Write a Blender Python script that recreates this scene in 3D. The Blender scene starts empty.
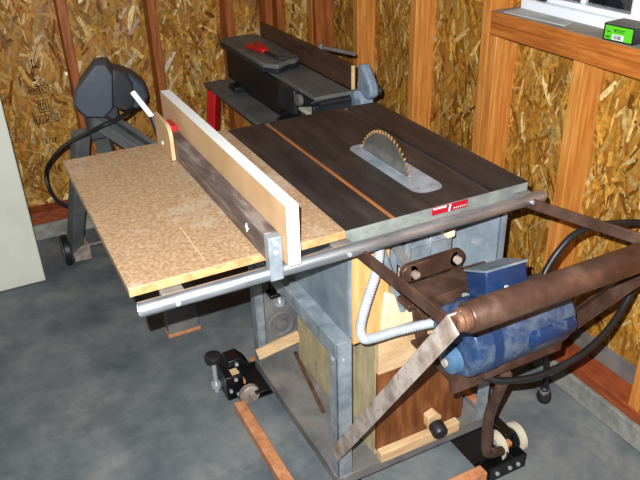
import bpy, bmesh, math, random
from mathutils import Vector, Matrix

random.seed(7)
PI = math.pi
scene = bpy.context.scene
COL = scene.collection

# ------------------------------------------------------------------ camera
CAM = Vector((-1.106, -1.137, 1.598))
CR = Vector((0.8898, -0.4557, -0.0255)).normalized()
CF = Vector((0.3873, 0.7837, -0.4857)).normalized()
CU = CR.cross(CF).normalized(); CR = CF.cross(CU).normalized()
cam_d = bpy.data.cameras.new('camera'); cam_d.sensor_width = 36; cam_d.lens = 40.05
cam_d.clip_start = 0.02
cam = bpy.data.objects.new('camera', cam_d); COL.objects.link(cam)
cam.matrix_world = Matrix(((CR.x, CU.x, -CF.x, CAM.x), (CR.y, CU.y, -CF.y, CAM.y),
                           (CR.z, CU.z, -CF.z, CAM.z), (0, 0, 0, 1)))
scene.camera = cam

# ------------------------------------------------------------------ world, flash, exposure
w = bpy.data.worlds.new('night'); scene.world = w; w.use_nodes = True
w.node_tree.nodes['Background'].inputs[0].default_value = (0.75, 0.85, 1.0, 1)
w.node_tree.nodes['Background'].inputs[1].default_value = 0.012
fl = bpy.data.lights.new('camera_flash', 'POINT'); fl.energy = 275; fl.shadow_soft_size = 0.004
fl.color = (0.95, 0.98, 1.0)
flo = bpy.data.objects.new('camera_flash', fl); COL.objects.link(flo)
flo.location = CAM + CU * 0.048 - CR * 0.034 - CF * 0.005
vs = scene.view_settings
vs.view_transform = 'Standard'; vs.look = 'None'; vs.gamma = 1.0; vs.exposure = 0.0
vs.use_curve_mapping = False

# ------------------------------------------------------------------ materials
def lin(c):
    out = []
    for v in c:
        v = v / 255.0
        out.append(v / 12.92 if v <= 0.04045 else ((v + 0.055) / 1.055) ** 2.4)
    return (*out, 1)

MATS = {}
def mat(name, c1, c2=None, scale=10.0, rough=0.6, metal=0.0, bump=0.0, stretch=(1, 1, 1), c3=None,
        lo=0.35, hi=0.65, bscale=None, detail=5.0, spec=0.5, attr=None, dust=None, dust_lo=0.55, dust_scale=18):
    m = bpy.data.materials.new(name); m.use_nodes = True
    nt = m.node_tree; b = nt.nodes['Principled BSDF']
    b.inputs['Roughness'].default_value = rough; b.inputs['Metallic'].default_value = metal
    b.inputs['Specular IOR Level'].default_value = spec
    tc = nt.nodes.new('ShaderNodeTexCoord'); mp = nt.nodes.new('ShaderNodeMapping')
    mp.inputs['Scale'].default_value = stretch
    nt.links.new(tc.outputs['Object'], mp.inputs['Vector'])
    col = None
    if c2:
        n = nt.nodes.new('ShaderNodeTexNoise'); n.inputs['Scale'].default_value = scale
        n.inputs['Detail'].default_value = detail; n.inputs['Roughness'].default_value = 0.62
        nt.links.new(mp.outputs[0], n.inputs['Vector'])
        r = nt.nodes.new('ShaderNodeValToRGB')
        r.color_ramp.elements[0].position = lo; r.color_ramp.elements[0].color = lin(c1)
        r.color_ramp.elements[1].position = hi; r.color_ramp.elements[1].color = lin(c2)
        if c3:
            e = r.color_ramp.elements.new((lo + hi) / 2); e.color = lin(c3)
        nt.links.new(n.outputs['Fac'], r.inputs['Fac']); col = r.outputs[0]
    if attr:
        a = nt.nodes.new('ShaderNodeAttribute'); a.attribute_name = attr
        if col:
            mx = nt.nodes.new('ShaderNodeMix'); mx.data_type = 'RGBA'; mx.blend_type = 'MULTIPLY'
            mx.inputs[0].default_value = 1.0
            nt.links.new(a.outputs['Color'], mx.inputs[6]); nt.links.new(col, mx.inputs[7]); col = mx.outputs[2]
        else:
            col = a.outputs['Color']
    if dust:
        n2 = nt.nodes.new('ShaderNodeTexNoise'); n2.inputs['Scale'].default_value = dust_scale
        n2.inputs['Detail'].default_value = 8; n2.inputs['Roughness'].default_value = 0.7
        nt.links.new(tc.outputs['Object'], n2.inputs['Vector'])
        r2 = nt.nodes.new('ShaderNodeValToRGB')
        r2.color_ramp.elements[0].position = dust_lo; r2.color_ramp.elements[0].color = (0, 0, 0, 1)
        r2.color_ramp.elements[1].position = min(1, dust_lo + 0.18); r2.color_ramp.elements[1].color = (1, 1, 1, 1)
        nt.links.new(n2.outputs['Fac'], r2.inputs['Fac'])
        mx = nt.nodes.new('ShaderNodeMix'); mx.data_type = 'RGBA'
        nt.links.new(r2.outputs[0], mx.inputs[0])
        if col: nt.links.new(col, mx.inputs[6])
        else: mx.inputs[6].default_value = lin(c1)
        mx.inputs[7].default_value = lin(dust); col = mx.outputs[2]
    if col: nt.links.new(col, b.inputs['Base Color'])
    else: b.inputs['Base Color'].default_value = lin(c1)
    if bump:
        nb = nt.nodes.new('ShaderNodeTexNoise'); nb.inputs['Scale'].default_value = bscale or scale * 3
        nb.inputs['Detail'].default_value = 6
        nt.links.new(mp.outputs[0], nb.inputs['Vector'])
        bp = nt.nodes.new('ShaderNodeBump'); bp.inputs['Strength'].default_value = bump
        bp.inputs['Distance'].default_value = 0.004
        nt.links.new(nb.outputs['Fac'], bp.inputs['Height']); nt.links.new(bp.outputs[0], b.inputs['Normal'])
    MATS[name] = m
    return m

mat('concrete_floor', (82, 89, 94), (140, 142, 138), 4.2, 0.75, bump=0.3, bscale=60, c3=(112, 117, 119), lo=0.32, hi=0.68, detail=8, spec=0.3, dust=(86, 92, 96), dust_lo=0.55, dust_scale=2.2)
mat('concrete_curb', (120, 120, 112), (165, 163, 152), 14, 0.9, bump=0.5, bscale=70)
mat('osb_base', (150, 98, 38), (192, 134, 54), 12, 0.6)
mat('osb_strand', (190, 190, 190), (255, 255, 255), 60, 0.34, attr='tint', spec=0.6)
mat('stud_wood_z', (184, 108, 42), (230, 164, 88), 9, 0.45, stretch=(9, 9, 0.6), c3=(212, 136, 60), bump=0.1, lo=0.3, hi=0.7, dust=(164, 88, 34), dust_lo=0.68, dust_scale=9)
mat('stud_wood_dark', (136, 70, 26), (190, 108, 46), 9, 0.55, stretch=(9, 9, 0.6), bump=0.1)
mat('sill_wood', (164, 90, 34), (206, 128, 56), 8, 0.45, stretch=(9, 0.8, 9), c3=(186, 106, 42), dust=(116, 58, 34), dust_lo=0.62, dust_scale=12)
mat('plate_wood', (128, 56, 26), (168, 82, 38), 9, 0.6, stretch=(3, 1.2, 9))
mat('white_vinyl', (240, 243, 250), rough=0.3)
mat('glass', (255, 255, 255), rough=0.02)
MATS['glass'].node_tree.nodes['Principled BSDF'].inputs['Transmission Weight'].default_value = 1.0
mat('stamp_ink', (58, 40, 22), rough=0.8)
mat('offwhite', (222, 222, 206), (234, 233, 218), 4, 0.5)
mat('cast_iron', (34, 30, 30), (66, 59, 58), 7, 0.45, stretch=(3, 0.7, 1), bump=0.08, c3=(46, 42, 42), bscale=120, lo=0.3, hi=0.7, dust=(76, 58, 44), dust_lo=0.62, dust_scale=7)
mat('iron_edge', (126, 132, 128), (166, 170, 162), 16, 0.45, metal=0.3, dust=(126, 96, 66), dust_lo=0.6)
mat('rust_slot', (150, 88, 44), (186, 116, 60), 20, 0.75, stretch=(1, 0.2, 1))
mat('dark_slot', (62, 44, 36), (92, 66, 50), 20, 0.7, stretch=(1, 0.2, 1))
mat('steel_plate', (146, 160, 174), (190, 200, 210), 14, 0.36, metal=0.4, bump=0.05)
mat('blade_steel', (150, 146, 138), (186, 180, 168), 20, 0.3, metal=0.85)
mat('carbide', (176, 132, 82), (226, 186, 126), 60, 0.35, metal=0.5)
mat('pipe_steel', (156, 162, 168), (214, 218, 222), 9, 0.38, metal=0.85, stretch=(0.8, 4, 4), bump=0.06, bscale=80, dust=(136, 132, 128), dust_lo=0.6)
mat('particle_board', (142, 112, 82), (202, 170, 134), 130, 0.5, c3=(176, 143, 108), lo=0.32, hi=0.68, detail=10, dust=(206, 190, 170), dust_lo=0.52, dust_scale=4)
mat('particle_edge', (176, 124, 76), (214, 164, 112), 40, 0.75)
mat('pale_line', (226, 190, 140), rough=0.8)
mat('mdf', (190, 152, 108), (212, 174, 130), 7, 0.65)
mat('white_paint', (244, 244, 240), rough=0.5)
mat('fence_bar', (84, 74, 72), (150, 138, 132), 12, 0.5, metal=0.25, stretch=(3, 0.8, 6), c3=(108, 96, 92))
mat('galvanized', (126, 138, 148), (178, 188, 194), 22, 0.42, metal=0.4, bump=0.06, lo=0.32, hi=0.68, dust=(214, 216, 212), dust_lo=0.60, dust_scale=14)
mat('sheet_steel', (112, 126, 138), (162, 174, 182), 9, 0.42, metal=0.35, lo=0.32, hi=0.68, dust=(196, 198, 192), dust_lo=0.60, dust_scale=11)
mat('dull_steel', (110, 108, 108), (146, 142, 138), 10, 0.55, metal=0.3, dust=(150, 128, 106), dust_lo=0.58)
mat('plywood', (206, 150, 86), (232, 182, 118), 8, 0.6, stretch=(5, 5, 0.8), dust=(170, 112, 58), dust_lo=0.62, dust_scale=14)
mat('green_plywood', (164, 150, 114), (204, 188, 146), 9, 0.65, stretch=(3, 3, 1), bump=0.05)
mat('pale_wood', (204, 164, 118), (232, 198, 152), 9, 0.6, stretch=(1.2, 6, 6), dust=(178, 128, 82), dust_lo=0.6, dust_scale=10)
mat('brown_board', (96, 54, 26), (150, 92, 48), 9, 0.42, stretch=(4, 4, 0.6), c3=(118, 68, 34), dust=(168, 128, 90), dust_lo=0.66, dust_scale=20)
mat('red_oak', (184, 118, 78), (216, 152, 108), 12, 0.5, stretch=(3, 3, 3))
mat('rust_brown', (70, 48, 38), (122, 92, 76), 16, 0.42, metal=0.45, c3=(92, 66, 54), bump=0.1, lo=0.3, hi=0.7, dust=(132, 92, 66), dust_lo=0.64, dust_scale=40)
mat('rust_light', (140, 122, 110), (208, 198, 188), 22, 0.55, metal=0.2, c3=(172, 156, 144), dust=(128, 74, 42), dust_lo=0.56, dust_scale=22)
mat('rust_orange', (84, 54, 38), (118, 82, 60), 30, 0.5, metal=0.2)
mat('motor_blue', (28, 50, 84), (44, 70, 108), 8, 0.34, stretch=(0.6, 1, 1), dust=(88, 102, 120), dust_lo=0.44, dust_scale=18)
mat('motor_blue_clean', (18, 42, 80), (28, 56, 96), 8, 0.3, dust=(98, 110, 126), dust_lo=0.58, dust_scale=24)
mat('light_blue', (44, 72, 102), (84, 114, 142), 12, 0.4)
mat('chrome', (190, 194, 198), rough=0.28, metal=0.4)
mat('bright_rod', (240, 242, 244), rough=0.3)
mat('conduit', (162, 166, 170), (186, 190, 192), 30, 0.45)
mat('black_rubber', (20, 20, 22), (30, 30, 32), 10, 0.45)
mat('black_paint', (12, 12, 13), (22, 22, 23), 10, 0.35)
mat('black_plastic', (26, 26, 28), (40, 40, 42), 10, 0.45)
mat('cream_rubber', (206, 196, 172), rough=0.6)
mat('sawdust', (226, 202, 158), (244, 226, 188), 30, 0.9, bump=0.6, bscale=90)
mat('jointer_iron', (88, 88, 84), (118, 118, 112), 8, 0.55, metal=0.1)
mat('jointer_black', (22, 24, 28), (42, 46, 52), 8, 0.45)
mat('jointer_body', (16, 16, 19), (28, 29, 33), 8, 0.5)
mat('jointer_fence', (62, 42, 32), (92, 64, 48), 8, 0.5, stretch=(4, 0.8, 4))
mat('blue_cast', (96, 112, 130), (140, 154, 168), 16, 0.5, dust=(172, 178, 182), dust_lo=0.6)
mat('red_paint', (176, 22, 24), (206, 34, 32), 10, 0.4)
mat('machine_grey', (58, 64, 74), (80, 86, 96), 5, 0.5)
mat('machine_dark', (44, 46, 52), (70, 72, 76), 9, 0.5)
mat('machine_bed', (82, 84, 84), (112, 114, 112), 8, 0.5)
mat('badge_red', (168, 22, 40), rough=0.4)
mat('label_green', (92, 196, 36), rough=0.4)
mat('dark_green', (24, 84, 20), rough=0.5)
mat('box_card', (112, 104, 94), (134, 124, 110), 9, 0.8)
mat('box_dark', (22, 24, 30), rough=0.5)
mat('sill_top', (140, 130, 116), (172, 160, 142), 8, 0.8, stretch=(6, 1, 6))
mat('paper', (206, 206, 200), (178, 178, 172), 6, 0.8)
mat('white_label', (238, 238, 240), rough=0.6)

# ------------------------------------------------------------------ mesh helpers
class MB:
    def __init__(s): s.v = []; s.f = []; s.mi = []
    def add(s, vs, fs, mi=0):
        o = len(s.v); s.v += [tuple(v) for v in vs]; s.f += [tuple(i + o for i in f) for f in fs]; s.mi += [mi] * len(fs)
        return s
    def box(s, x0, x1, y0, y1, z0, z1, mi=0):
        return s.add([(x0, y0, z0), (x1, y0, z0), (x1, y1, z0), (x0, y1, z0), (x0, y0, z1), (x1, y0, z1), (x1, y1, z1), (x0, y1, z1)],
                     [(3, 2, 1, 0), (4, 5, 6, 7), (0, 1, 5, 4), (1, 2, 6, 5), (2, 3, 7, 6), (3, 0, 4, 7)], mi)
    def bar(s, a, b, wid, hei, up=(0, 0, 1), mi=0):
        a = Vector(a); b = Vector(b); d = (b - a).normalized(); u = Vector(up)
        r = d.cross(u).normalized(); u = r.cross(d).normalized()
        vs = [p + r * i * wid / 2 + u * j * hei / 2 for p in (a, b) for i, j in ((-1, -1), (1, -1), (1, 1), (-1, 1))]
        return s.add(vs, [(0, 1, 2, 3), (7, 6, 5, 4), (0, 4, 5, 1), (1, 5, 6, 2), (2, 6, 7, 3), (3, 7, 4, 0)], mi)
    def cyl(s, a, b, r, n=20, r2=None, mi=0):
        a = Vector(a); b = Vector(b); d = (b - a).normalized()
        t = Vector((0, 0, 1)) if abs(d.z) < 0.9 else Vector((1, 0, 0))
        x = d.cross(t).normalized(); y = d.cross(x).normalized(); r2 = r if r2 is None else r2
        vs = [p + (x * math.cos(2 * PI * i / n) + y * math.sin(2 * PI * i / n)) * q for p, q in ((a, r), (b, r2)) for i in range(n)]
        fs = [(i, (i + 1) % n, n + (i + 1) % n, n + i) for i in range(n)] + [tuple(range(n))[::-1], tuple(range(n, 2 * n))]
        return s.add(vs, fs, mi)
    def lathe(s, a, d, prof, n=28, mi=0):           # prof: (distance along d, radius)
        a = Vector(a); d = Vector(d).normalized()
        t = Vector((0, 0, 1)) if abs(d.z) < 0.9 else Vector((1, 0, 0))
        x = d.cross(t).normalized(); y = d.cross(x).normalized()
        vs = [a + d * h + (x * math.cos(2 * PI * i / n) + y * math.sin(2 * PI * i / n)) * max(r, 1e-4) for h, r in prof for i in range(n)]
        fs = []
        for k in range(len(prof) - 1):
            fs += [(k * n + i, k * n + (i + 1) % n, (k + 1) * n + (i + 1) % n, (k + 1) * n + i) for i in range(n)]
        fs += [tuple(range(n))[::-1], tuple(range((len(prof) - 1) * n, len(prof) * n))]
        return s.add(vs, fs, mi)
    def tube(s, pts, r, n=12, sub=8, mi=0, ridge=0.0):
        P = [Vector(p) for p in pts]
        Q = []
        for i in range(len(P) - 1):
            p0 = P[max(i - 1, 0)]; p1 = P[i]; p2 = P[i + 1]; p3 = P[min(i + 2, len(P) - 1)]
            for k in range(sub):
                t = k / sub
                Q.append(0.5 * ((2 * p1) + (p2 - p0) * t + (2 * p0 - 5 * p1 + 4 * p2 - p3) * t * t + (3 * p1 - p0 - 3 * p2 + p3) * t ** 3))
        Q.append(P[-1])
        d0 = (Q[1] - Q[0]).normalized()
        t = Vector((0, 0, 1)) if abs(d0.z) < 0.9 else Vector((1, 0, 0))
        x = d0.cross(t).normalized()
        vs = []
        for i, q in enumerate(Q):
            d = (Q[min(i + 1, len(Q) - 1)] - Q[max(i - 1, 0)]).normalized()
            x = (x - d * x.dot(d)).normalized(); y = d.cross(x)
            rr = r * (1 + (ridge if i % 2 else -ridge))
            vs += [q + (x * math.cos(2 * PI * k / n) + y * math.sin(2 * PI * k / n)) * rr for k in range(n)]
        L = len(Q)
        fs = [(i * n + k, i * n + (k + 1) % n, (i + 1) * n + (k + 1) % n, (i + 1) * n + k) for i in range(L - 1) for k in range(n)]
        fs += [tuple(range(n))[::-1], tuple(range((L - 1) * n, L * n))]
        return s.add(vs, fs, mi)
    def prism(s, pts, d, mi=0):                     # planar 3D polygon extruded by vector d
        P = [Vector(p) for p in pts]; n = len(P); d = Vector(d)
        return s.add(P + [p + d for p in P], [tuple(range(n))[::-1], tuple(range(n, 2 * n))] +
                     [(i, (i + 1) % n, n + (i + 1) % n, n + i) for i in range(n)], mi)
    def ringplate(s, outer, inner, z0, z1, mi=0):   # plate with a hole; outer and inner have equal counts
        n = len(outer)
        vs = [(x, y, z) for z in (z0, z1) for x, y in outer] + [(x, y, z) for z in (z0, z1) for x, y in inner]
        fs = []
        for i in range(n):
            j = (i + 1) % n
            fs += [(i, j, n + j, n + i), (2 * n + i, 3 * n + i, 3 * n + j, 2 * n + j),
                   (n + i, n + j, 3 * n + j, 3 * n + i), (i, 2 * n + i, 2 * n + j, j)]
        return s.add(vs, fs, mi)

def rrect(x0, x1, y0, y1, r, n=6):
    out = []
    for cx, cy, a0 in ((x1 - r, y1 - r, 0), (x0 + r, y1 - r, 90), (x0 + r, y0 + r, 180), (x1 - r, y0 + r, 270)):
        for k in range(n + 1):
            a = math.radians(a0 + 90 * k / n); out.append((cx + r * math.cos(a), cy + r * math.sin(a)))
    return out

def mesh_of(mb, name, mats, origin=(0, 0, 0), flat=False):
    me = bpy.data.meshes.new(name)
    o = Vector(origin)
    me.from_pydata([tuple(Vector(v) - o) for v in mb.v], [], mb.f)
    for m in mats: me.materials.append(MATS[m])
    me.polygons.foreach_set('material_index', mb.mi)
    bm = bmesh.new(); bm.from_mesh(me); bmesh.ops.recalc_face_normals(bm, faces=bm.faces); bm.to_mesh(me); bm.free()
    if not flat:
        me.shade_smooth(); me.set_sharp_from_angle(angle=math.radians(35))
    return me

def bevel(o, wdt, seg=2):
    if wdt:
        m = o.modifiers.new('bevel', 'BEVEL'); m.width = wdt; m.segments = seg; m.limit_method = 'ANGLE'
        m.angle_limit = math.radians(40); m.harden_normals = False

def base_of(p):                                     # world position of a parent chain (no rotations used)
    v = Vector((0, 0, 0))
    while p: v += p.location; p = p.parent
    return v

def part(name, mb, mats, parent, bev=0.0, label=None, kind=None):
    if isinstance(mats, str): mats = [mats]
    me = mesh_of(mb, name, mats, base_of(parent))
    o = bpy.data.objects.new(name, me); COL.objects.link(o); o.parent = parent
    bevel(o, bev)
    if label: o['label'] = label
    if kind: o['kind'] = kind
    return o

def tag(o, label, cat, group=None):
    o['label'] = label; o['category'] = cat
    if group: o['group'] = group
    return o

def thing(name, loc, label, cat, group=None):
    o = bpy.data.objects.new(name, None); COL.objects.link(o); o.location = loc
    o.empty_display_size = 0.05
    return tag(o, label, cat, group)

def solo(name, mb, mats, loc, bev=0.0):
    if isinstance(mats, str): mats = [mats]
    o = bpy.data.objects.new(name, mesh_of(mb, name, mats, loc)); COL.objects.link(o); o.location = loc
    bevel(o, bev)
    return o

def struct(name, mb, mats, loc=(0, 0, 0), bev=0.0, label=None):
    o = solo(name, mb, mats, loc, bev); o['kind'] = 'structure'
    if label: o['label'] = label
    return o

def dup(o, delta, parent=None, flip=None):          # copy of a part (with its sub-parts), moved by delta
    c = o.copy(); COL.objects.link(c); c.parent = parent if parent else o.parent
    c.location = o.location + Vector(delta)
    for ch in o.children:
        k = ch.copy(); COL.objects.link(k); k.parent = c
    return c

# ================================================================== THE ROOM
WX, OX = 0.41, 0.50          # right wall: stud faces, sheathing
WY, OY = 2.10, 2.19          # far wall: stud faces, sheathing
m = MB().box(-4.0, 0.62, -4.0, 2.32, -0.10, 0.0)
struct('floor', m, 'concrete_floor', label='grey smooth concrete garage floor')

def strands(name, parent, n, u0, u1, v0, v1, place, ang0, seed, wmax=0.024, spread=0.55):
    rnd = random.Random(seed)
    vs, fs, cols = [], [], []
    pal = [(218, 160, 66), (232, 182, 92), (204, 140, 50), (184, 118, 40), (244, 202, 122), (214, 152, 58), (160, 98, 32), (226, 168, 74), (208, 146, 54)]
    for i in range(n):
        u = rnd.uniform(u0, u1); v = rnd.uniform(v0, v1)
        L = rnd.uniform(0.04, 0.13) * 0.5; W = rnd.uniform(0.005, wmax) * 0.5
        a = ang0 + rnd.gauss(0, spread); roll = rnd.gauss(0, 0.16)
        h = rnd.uniform(0.0002, 0.0022); tilt = rnd.uniform(-0.0012, 0.0012)
        ca, sa = math.cos(a), math.sin(a)
        o = len(vs)
        sk = rnd.uniform(-0.4, 0.4) * W
        for p, q in ((-L, -W * rnd.uniform(.5, 1)), (-L * .3, -W), (L, -W * rnd.uniform(.4, 1) + sk), (L * rnd.uniform(.8, 1), W * rnd.uniform(.4, 1) + sk), (L * .2, W), (-L * rnd.uniform(.75, 1), W * rnd.uniform(.3, 1))):
            uu = u + p * ca - q * sa; vv = v + p * sa + q * ca
            vs.append(place(min(max(uu, u0), u1), min(max(vv, v0), v1), max(0.0001, h + tilt * p / L + roll * q + abs(roll) * W)))
        fs.append(tuple(range(o, o + 6)))
        c = rnd.choice(pal); k = rnd.uniform(0.78, 1.08)
        if rnd.random() < 0.06: c = (246, 214, 146)
        c = lin([min(255, x * k) for x in c]); cols.append(c)
    me = bpy.data.meshes.new(name); me.from_pydata(vs, [], fs); me.materials.append(MATS['osb_strand'])
    at = me.color_attributes.new('tint', 'FLOAT_COLOR', 'CORNER')
    flat = []
    for c in cols: flat += list(c) * 6
    at.data.foreach_set('color', flat)
    o = bpy.data.objects.new(name, me); COL.objects.link(o); o.parent = parent
    o['kind'] = 'stuff'; o['label'] = 'golden brown wood strands of the chipboard sheathing'
    return o

# right wall: sheathing, strands, studs, plate, curb
wr = struct('wall_right', MB().box(OX, OX + 0.012, -2.2, OY + 0.012, 0.08, 1.125).box(OX, OX + 0.012, -2.2, -0.62, 1.125, 2.44).box(OX, OX + 0.012, 0.60, OY + 0.012, 1.125, 2.44).box(OX, OX + 0.012, -0.62, 0.60, 2.0, 2.44),
            'osb_base', label='chipboard sheathed stud wall with the window')
strands('strand_layer', wr, 7000, -1.3, OY, 0.09, 1.12, lambda u, v, h: (OX - h, u, v), PI / 2, 3, 0.019, 0.5)
strands('strand_layer', wr, 1500, 0.60, OY, 1.12, 1.6, lambda u, v, h: (OX - h, u, v), PI / 2, 5)
part('concrete_curb', MB().box(WX - 0.012, OX + 0.02, -2.2, OY, 0.0, 0.078), 'concrete_curb', wr, 0.006, 'rough grey concrete curb')
part('bottom_plate', MB().box(WX, OX, -2.2, WY, 0.078, 0.118), 'plate_wood', wr, 0.002)
part('grey_strip', MB().box(OX - 0.012, OX - 0.004, -0.10, 0.268, 0.118, 0.185), 'dull_steel', wr, 0.001, 'grey strip at the foot of the wall')  # thin grey strip just in front of the sheathing, above the bottom plate
def stud_r(y1, z0, z1, name='stud', matn='stud_wood_z'):
    return part(name, MB().box(WX, OX, y1 - 0.038, y1, z0, z1), matn, wr, 0.0025)
SILL_B, SILL_T = 1.066, 1.140
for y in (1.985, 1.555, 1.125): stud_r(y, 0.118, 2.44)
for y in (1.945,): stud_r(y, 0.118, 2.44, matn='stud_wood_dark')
stud_r(0.712, 0.118, 2.44)                # king stud beside the window
stud_r(0.672, 0.118, SILL_B); stud_r(0.306, 0.118, SILL_B); stud_r(-0.100, 0.118, SILL_B); stud_r(-0.506, 0.118, SILL_B); stud_r(-0.66, 0.118, 2.44); stud_r(-1.07, 0.118, 2.44)
_sm = MB().box(0.375, OX + 0.03, -0.64, 0.632, SILL_B + 0.038, SILL_T); _sm.mi[1] = 1
t = struct('trim_1', _sm, ['sill_wood', 'sill_top'], bev=0.003, label='orange wooden window sill boards')
part('sill_underboard', MB().box(0.379, OX, -0.64, 0.634, SILL_B, SILL_B + 0.037), 'sill_wood', t, 0.003)

# window
wn = struct('window_1', MB().box(0.462, 0.53, -0.62, 0.60, SILL_T, SILL_T + 0.033).box(0.462, 0.53, -0.62, 0.60, 1.95, 2.0)
            .box(0.462, 0.53, 0.567, 0.60, SILL_T + 0.033, 1.95).box(0.462, 0.53, -0.62, -0.587, SILL_T + 0.033, 1.95).box(0.462, 0.53, 0.139, 0.186, SILL_T + 0.033, 1.95),
            'white_vinyl', bev=0.003, label='white vinyl window with dark panes')
for ya, yb in ((0.186, 0.567), (-0.587, 0.139)):
    part('sash', MB().box(0.474, 0.515, ya, yb, 1.173, 1.188).box(0.474, 0.515, ya, yb, 1.92, 1.95).box(0.474, 0.515, ya, ya + 0.012, 1.188, 1.92).box(0.474, 0.515, yb - 0.012, yb, 1.188, 1.92), 'white_vinyl', wn, 0.002)
    ys = [ya + 0.012 + (yb - ya - 0.024) * k / (2 if yb - ya < .5 else 3) for k in range(3 if yb - ya < .5 else 4)]
    for k in range(len(ys) - 1):
        part('pane', MB().box(0.492, 0.496, ys[k] + .006, ys[k + 1] - .006, 1.186, 1.922), 'glass', wn)
        if k: part('muntin', MB().box(0.484, 0.504, ys[k] - .007, ys[k] + .007, 1.188, 1.92), 'white_vinyl', wn, 0.002)
part('latch', MB().box(0.462, 0.474, 0.50, 0.54, 1.176, 1.184).cyl((0.466, 0.52, 1.18), (0.455, 0.515, 1.186), 0.004, 8), 'black_plastic', wn, 0.001, 'small dark window latch')

# far wall
wl = struct('wall_left', MB().box(-3.2, OX + 0.012, OY, OY + 0.012, 0.08, 2.44), 'osb_base', label='chipboard sheathed stud wall behind the grey machine')
strands('strand_layer', wl, 5600, -2.0, OX, 0.09, 1.45, lambda u, v, h: (u, OY - h, v), PI / 2, 4)
part('concrete_curb', MB().box(-3.2, WX - 0.012, WY - 0.012, OY + 0.02, 0.0, 0.078), 'concrete_curb', wl, 0.006, 'rough grey concrete curb')
part('bottom_plate', MB().box(-3.2, WX, WY, OY, 0.078, 0.135), 'plate_wood', wl, 0.002)
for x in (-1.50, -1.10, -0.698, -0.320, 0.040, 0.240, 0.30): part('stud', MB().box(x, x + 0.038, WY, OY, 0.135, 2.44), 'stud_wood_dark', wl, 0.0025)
# faded ink stamps on the sheathing: rows of small unreadable marks
def stamp(x0, x1, z0, z1, frame, seed):
    rnd = random.Random(seed); mb = MB(); y = OY - 0.0062; t = 0.0004
    b = lambda a, c, d, e: mb.box(a, c, y, y + t, d, e)
    if frame:
        k = 0.0035
        b(x0, x1, z0, z0 + k); b(x0, x1, z1 - k, z1); b(x0, x0 + k, z0, z1); b(x1 - k, x1, z0, z1)
        x0 += .008; x1 -= .008; z0 += .009; z1 -= .009
    x = x0
    while x < x1:
        wd = rnd.uniform(.005, .011); b(x, min(x + wd * .45, x1), z0, z1)
        if rnd.random() < .7: b(x, min(x + wd, x1), z1 - (z1 - z0) * .3, z1)
        if rnd.random() < .6: b(x, min(x + wd, x1), z0, z0 + (z1 - z0) * .25)
        x += wd + .005
    part('ink_stamp', mb, 'stamp_ink', wl, label='faded dark ink stamp')
stamp(-0.850, -0.815, 0.775, 0.815, 0, 1); stamp(-0.845, -0.815, 0.720, 0.752, 0, 2); stamp(-0.875, -0.790, 0.662, 0.698, 1, 3)
stamp(-0.850, -0.805, 0.575, 0.632, 1, 4); stamp(-0.880, -0.775, 0.525, 0.562, 1, 5); stamp(-0.850, -0.80, 0.430, 0.452, 0, 6)

# ================================================================== WHITE CABINET (left edge)
c = thing('cabinet', (-1.31, 1.92, 0), 'plain off-white upright cabinet standing at the left edge of the photo', 'cabinet')
part('body', MB().box(-1.60, -1.011, 1.722, 2.06, 0.0, 1.80), 'offwhite', c, 0.006)
part('door', MB().box(-1.60, -1.011, 1.70, 1.720, 0.004, 1.795), 'offwhite', c, 0.004)
part('handle', MB().cyl((-1.54, 1.68, 0.95), (-1.54, 1.68, 1.10), 0.007, 12).cyl((-1.54, 1.70, 0.96), (-1.54, 1.68, 0.96), 0.006, 10).cyl((-1.54, 1.70, 1.09), (-1.54, 1.68, 1.09), 0.006, 10), 'chrome', c)

# ================================================================== GREY MACHINE ON STAND
g = thing('stand_machine', (-0.68, 1.45, 0), 'dark grey hooded machine on a splayed metal stand with wheels, below the stamped wall', 'machine')
# hood: stacked octagonal sections along an axis leaning to the right
def hull_sections(secs):
    mb = MB(); n = len(secs[0]); vs = [p for s in secs for p in s]
    fs = [(k * n + i, k * n + (i + 1) % n, (k + 1) * n + (i + 1) % n, (k + 1) * n + i) for k in range(len(secs) - 1) for i in range(n)]
    fs += [tuple(range(n))[::-1], tuple(range((len(secs) - 1) * n, len(secs) * n))]
    return mb.add(vs, fs)
def octo(cx, cz, hw, hh, y, ch=0.38, lean=0.0):
    pts = []
    for px, pz in ((-1, -1 + ch * 1.2), (-1 + ch, -1), (1 - ch, -1), (1, -1 + ch * 1.2), (1, 1 - ch), (1 - ch, 1), (-1 + ch, 1), (-1, 1 - ch)):
        pts.append((cx + px * hw, y + lean * pz, cz + pz * hh))
    return pts
hp = [(-0.805, 0.842), (-0.790, 0.898), (-0.703, 0.985), (-0.668, 0.982), (-0.648, 0.938), (-0.668, 0.807), (-0.706, 0.776), (-0.770, 0.790)]
hc = (-0.728, 0.88)
def hsec(k, y, dx, dz): return [(hc[0] + (x - hc[0]) * k * 0.95 + dx - 0.002, y, hc[1] + (z - hc[1]) * k * 0.93 + dz - 0.006) for x, z in hp]
part('hood', hull_sections([hsec(0.92, 1.335, 0, 0), hsec(1.0, 1.35, 0, 0), hsec(1.0, 1.46, 0.03, -0.01), hsec(0.8, 1.56, 0.04, -0.015)]), 'machine_grey', g, 0.003)
mp_ = [(-0.634, 0.922), (-0.575, 0.890), (-0.535, 0.850), (-0.522, 0.802), (-0.546, 0.765), (-0.603, 0.755), (-0.640, 0.775)]
part('motor_end', MB().prism([(x, 1.43, z) for x, z in mp_], (0.02, 0.10, 0)), 'machine_grey', g, 0.012)
part('throat', MB().prism([(-0.665, 1.39, 0.800), (-0.645, 1.39, 0.930), (-0.600, 1.40, 0.9075), (-0.580, 1.40, 0.86), (-0.585, 1.40, 0.79), (-0.62, 1.40, 0.77)], (0.02, 0.10, 0)), 'machine_dark', g, 0.006)
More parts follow.
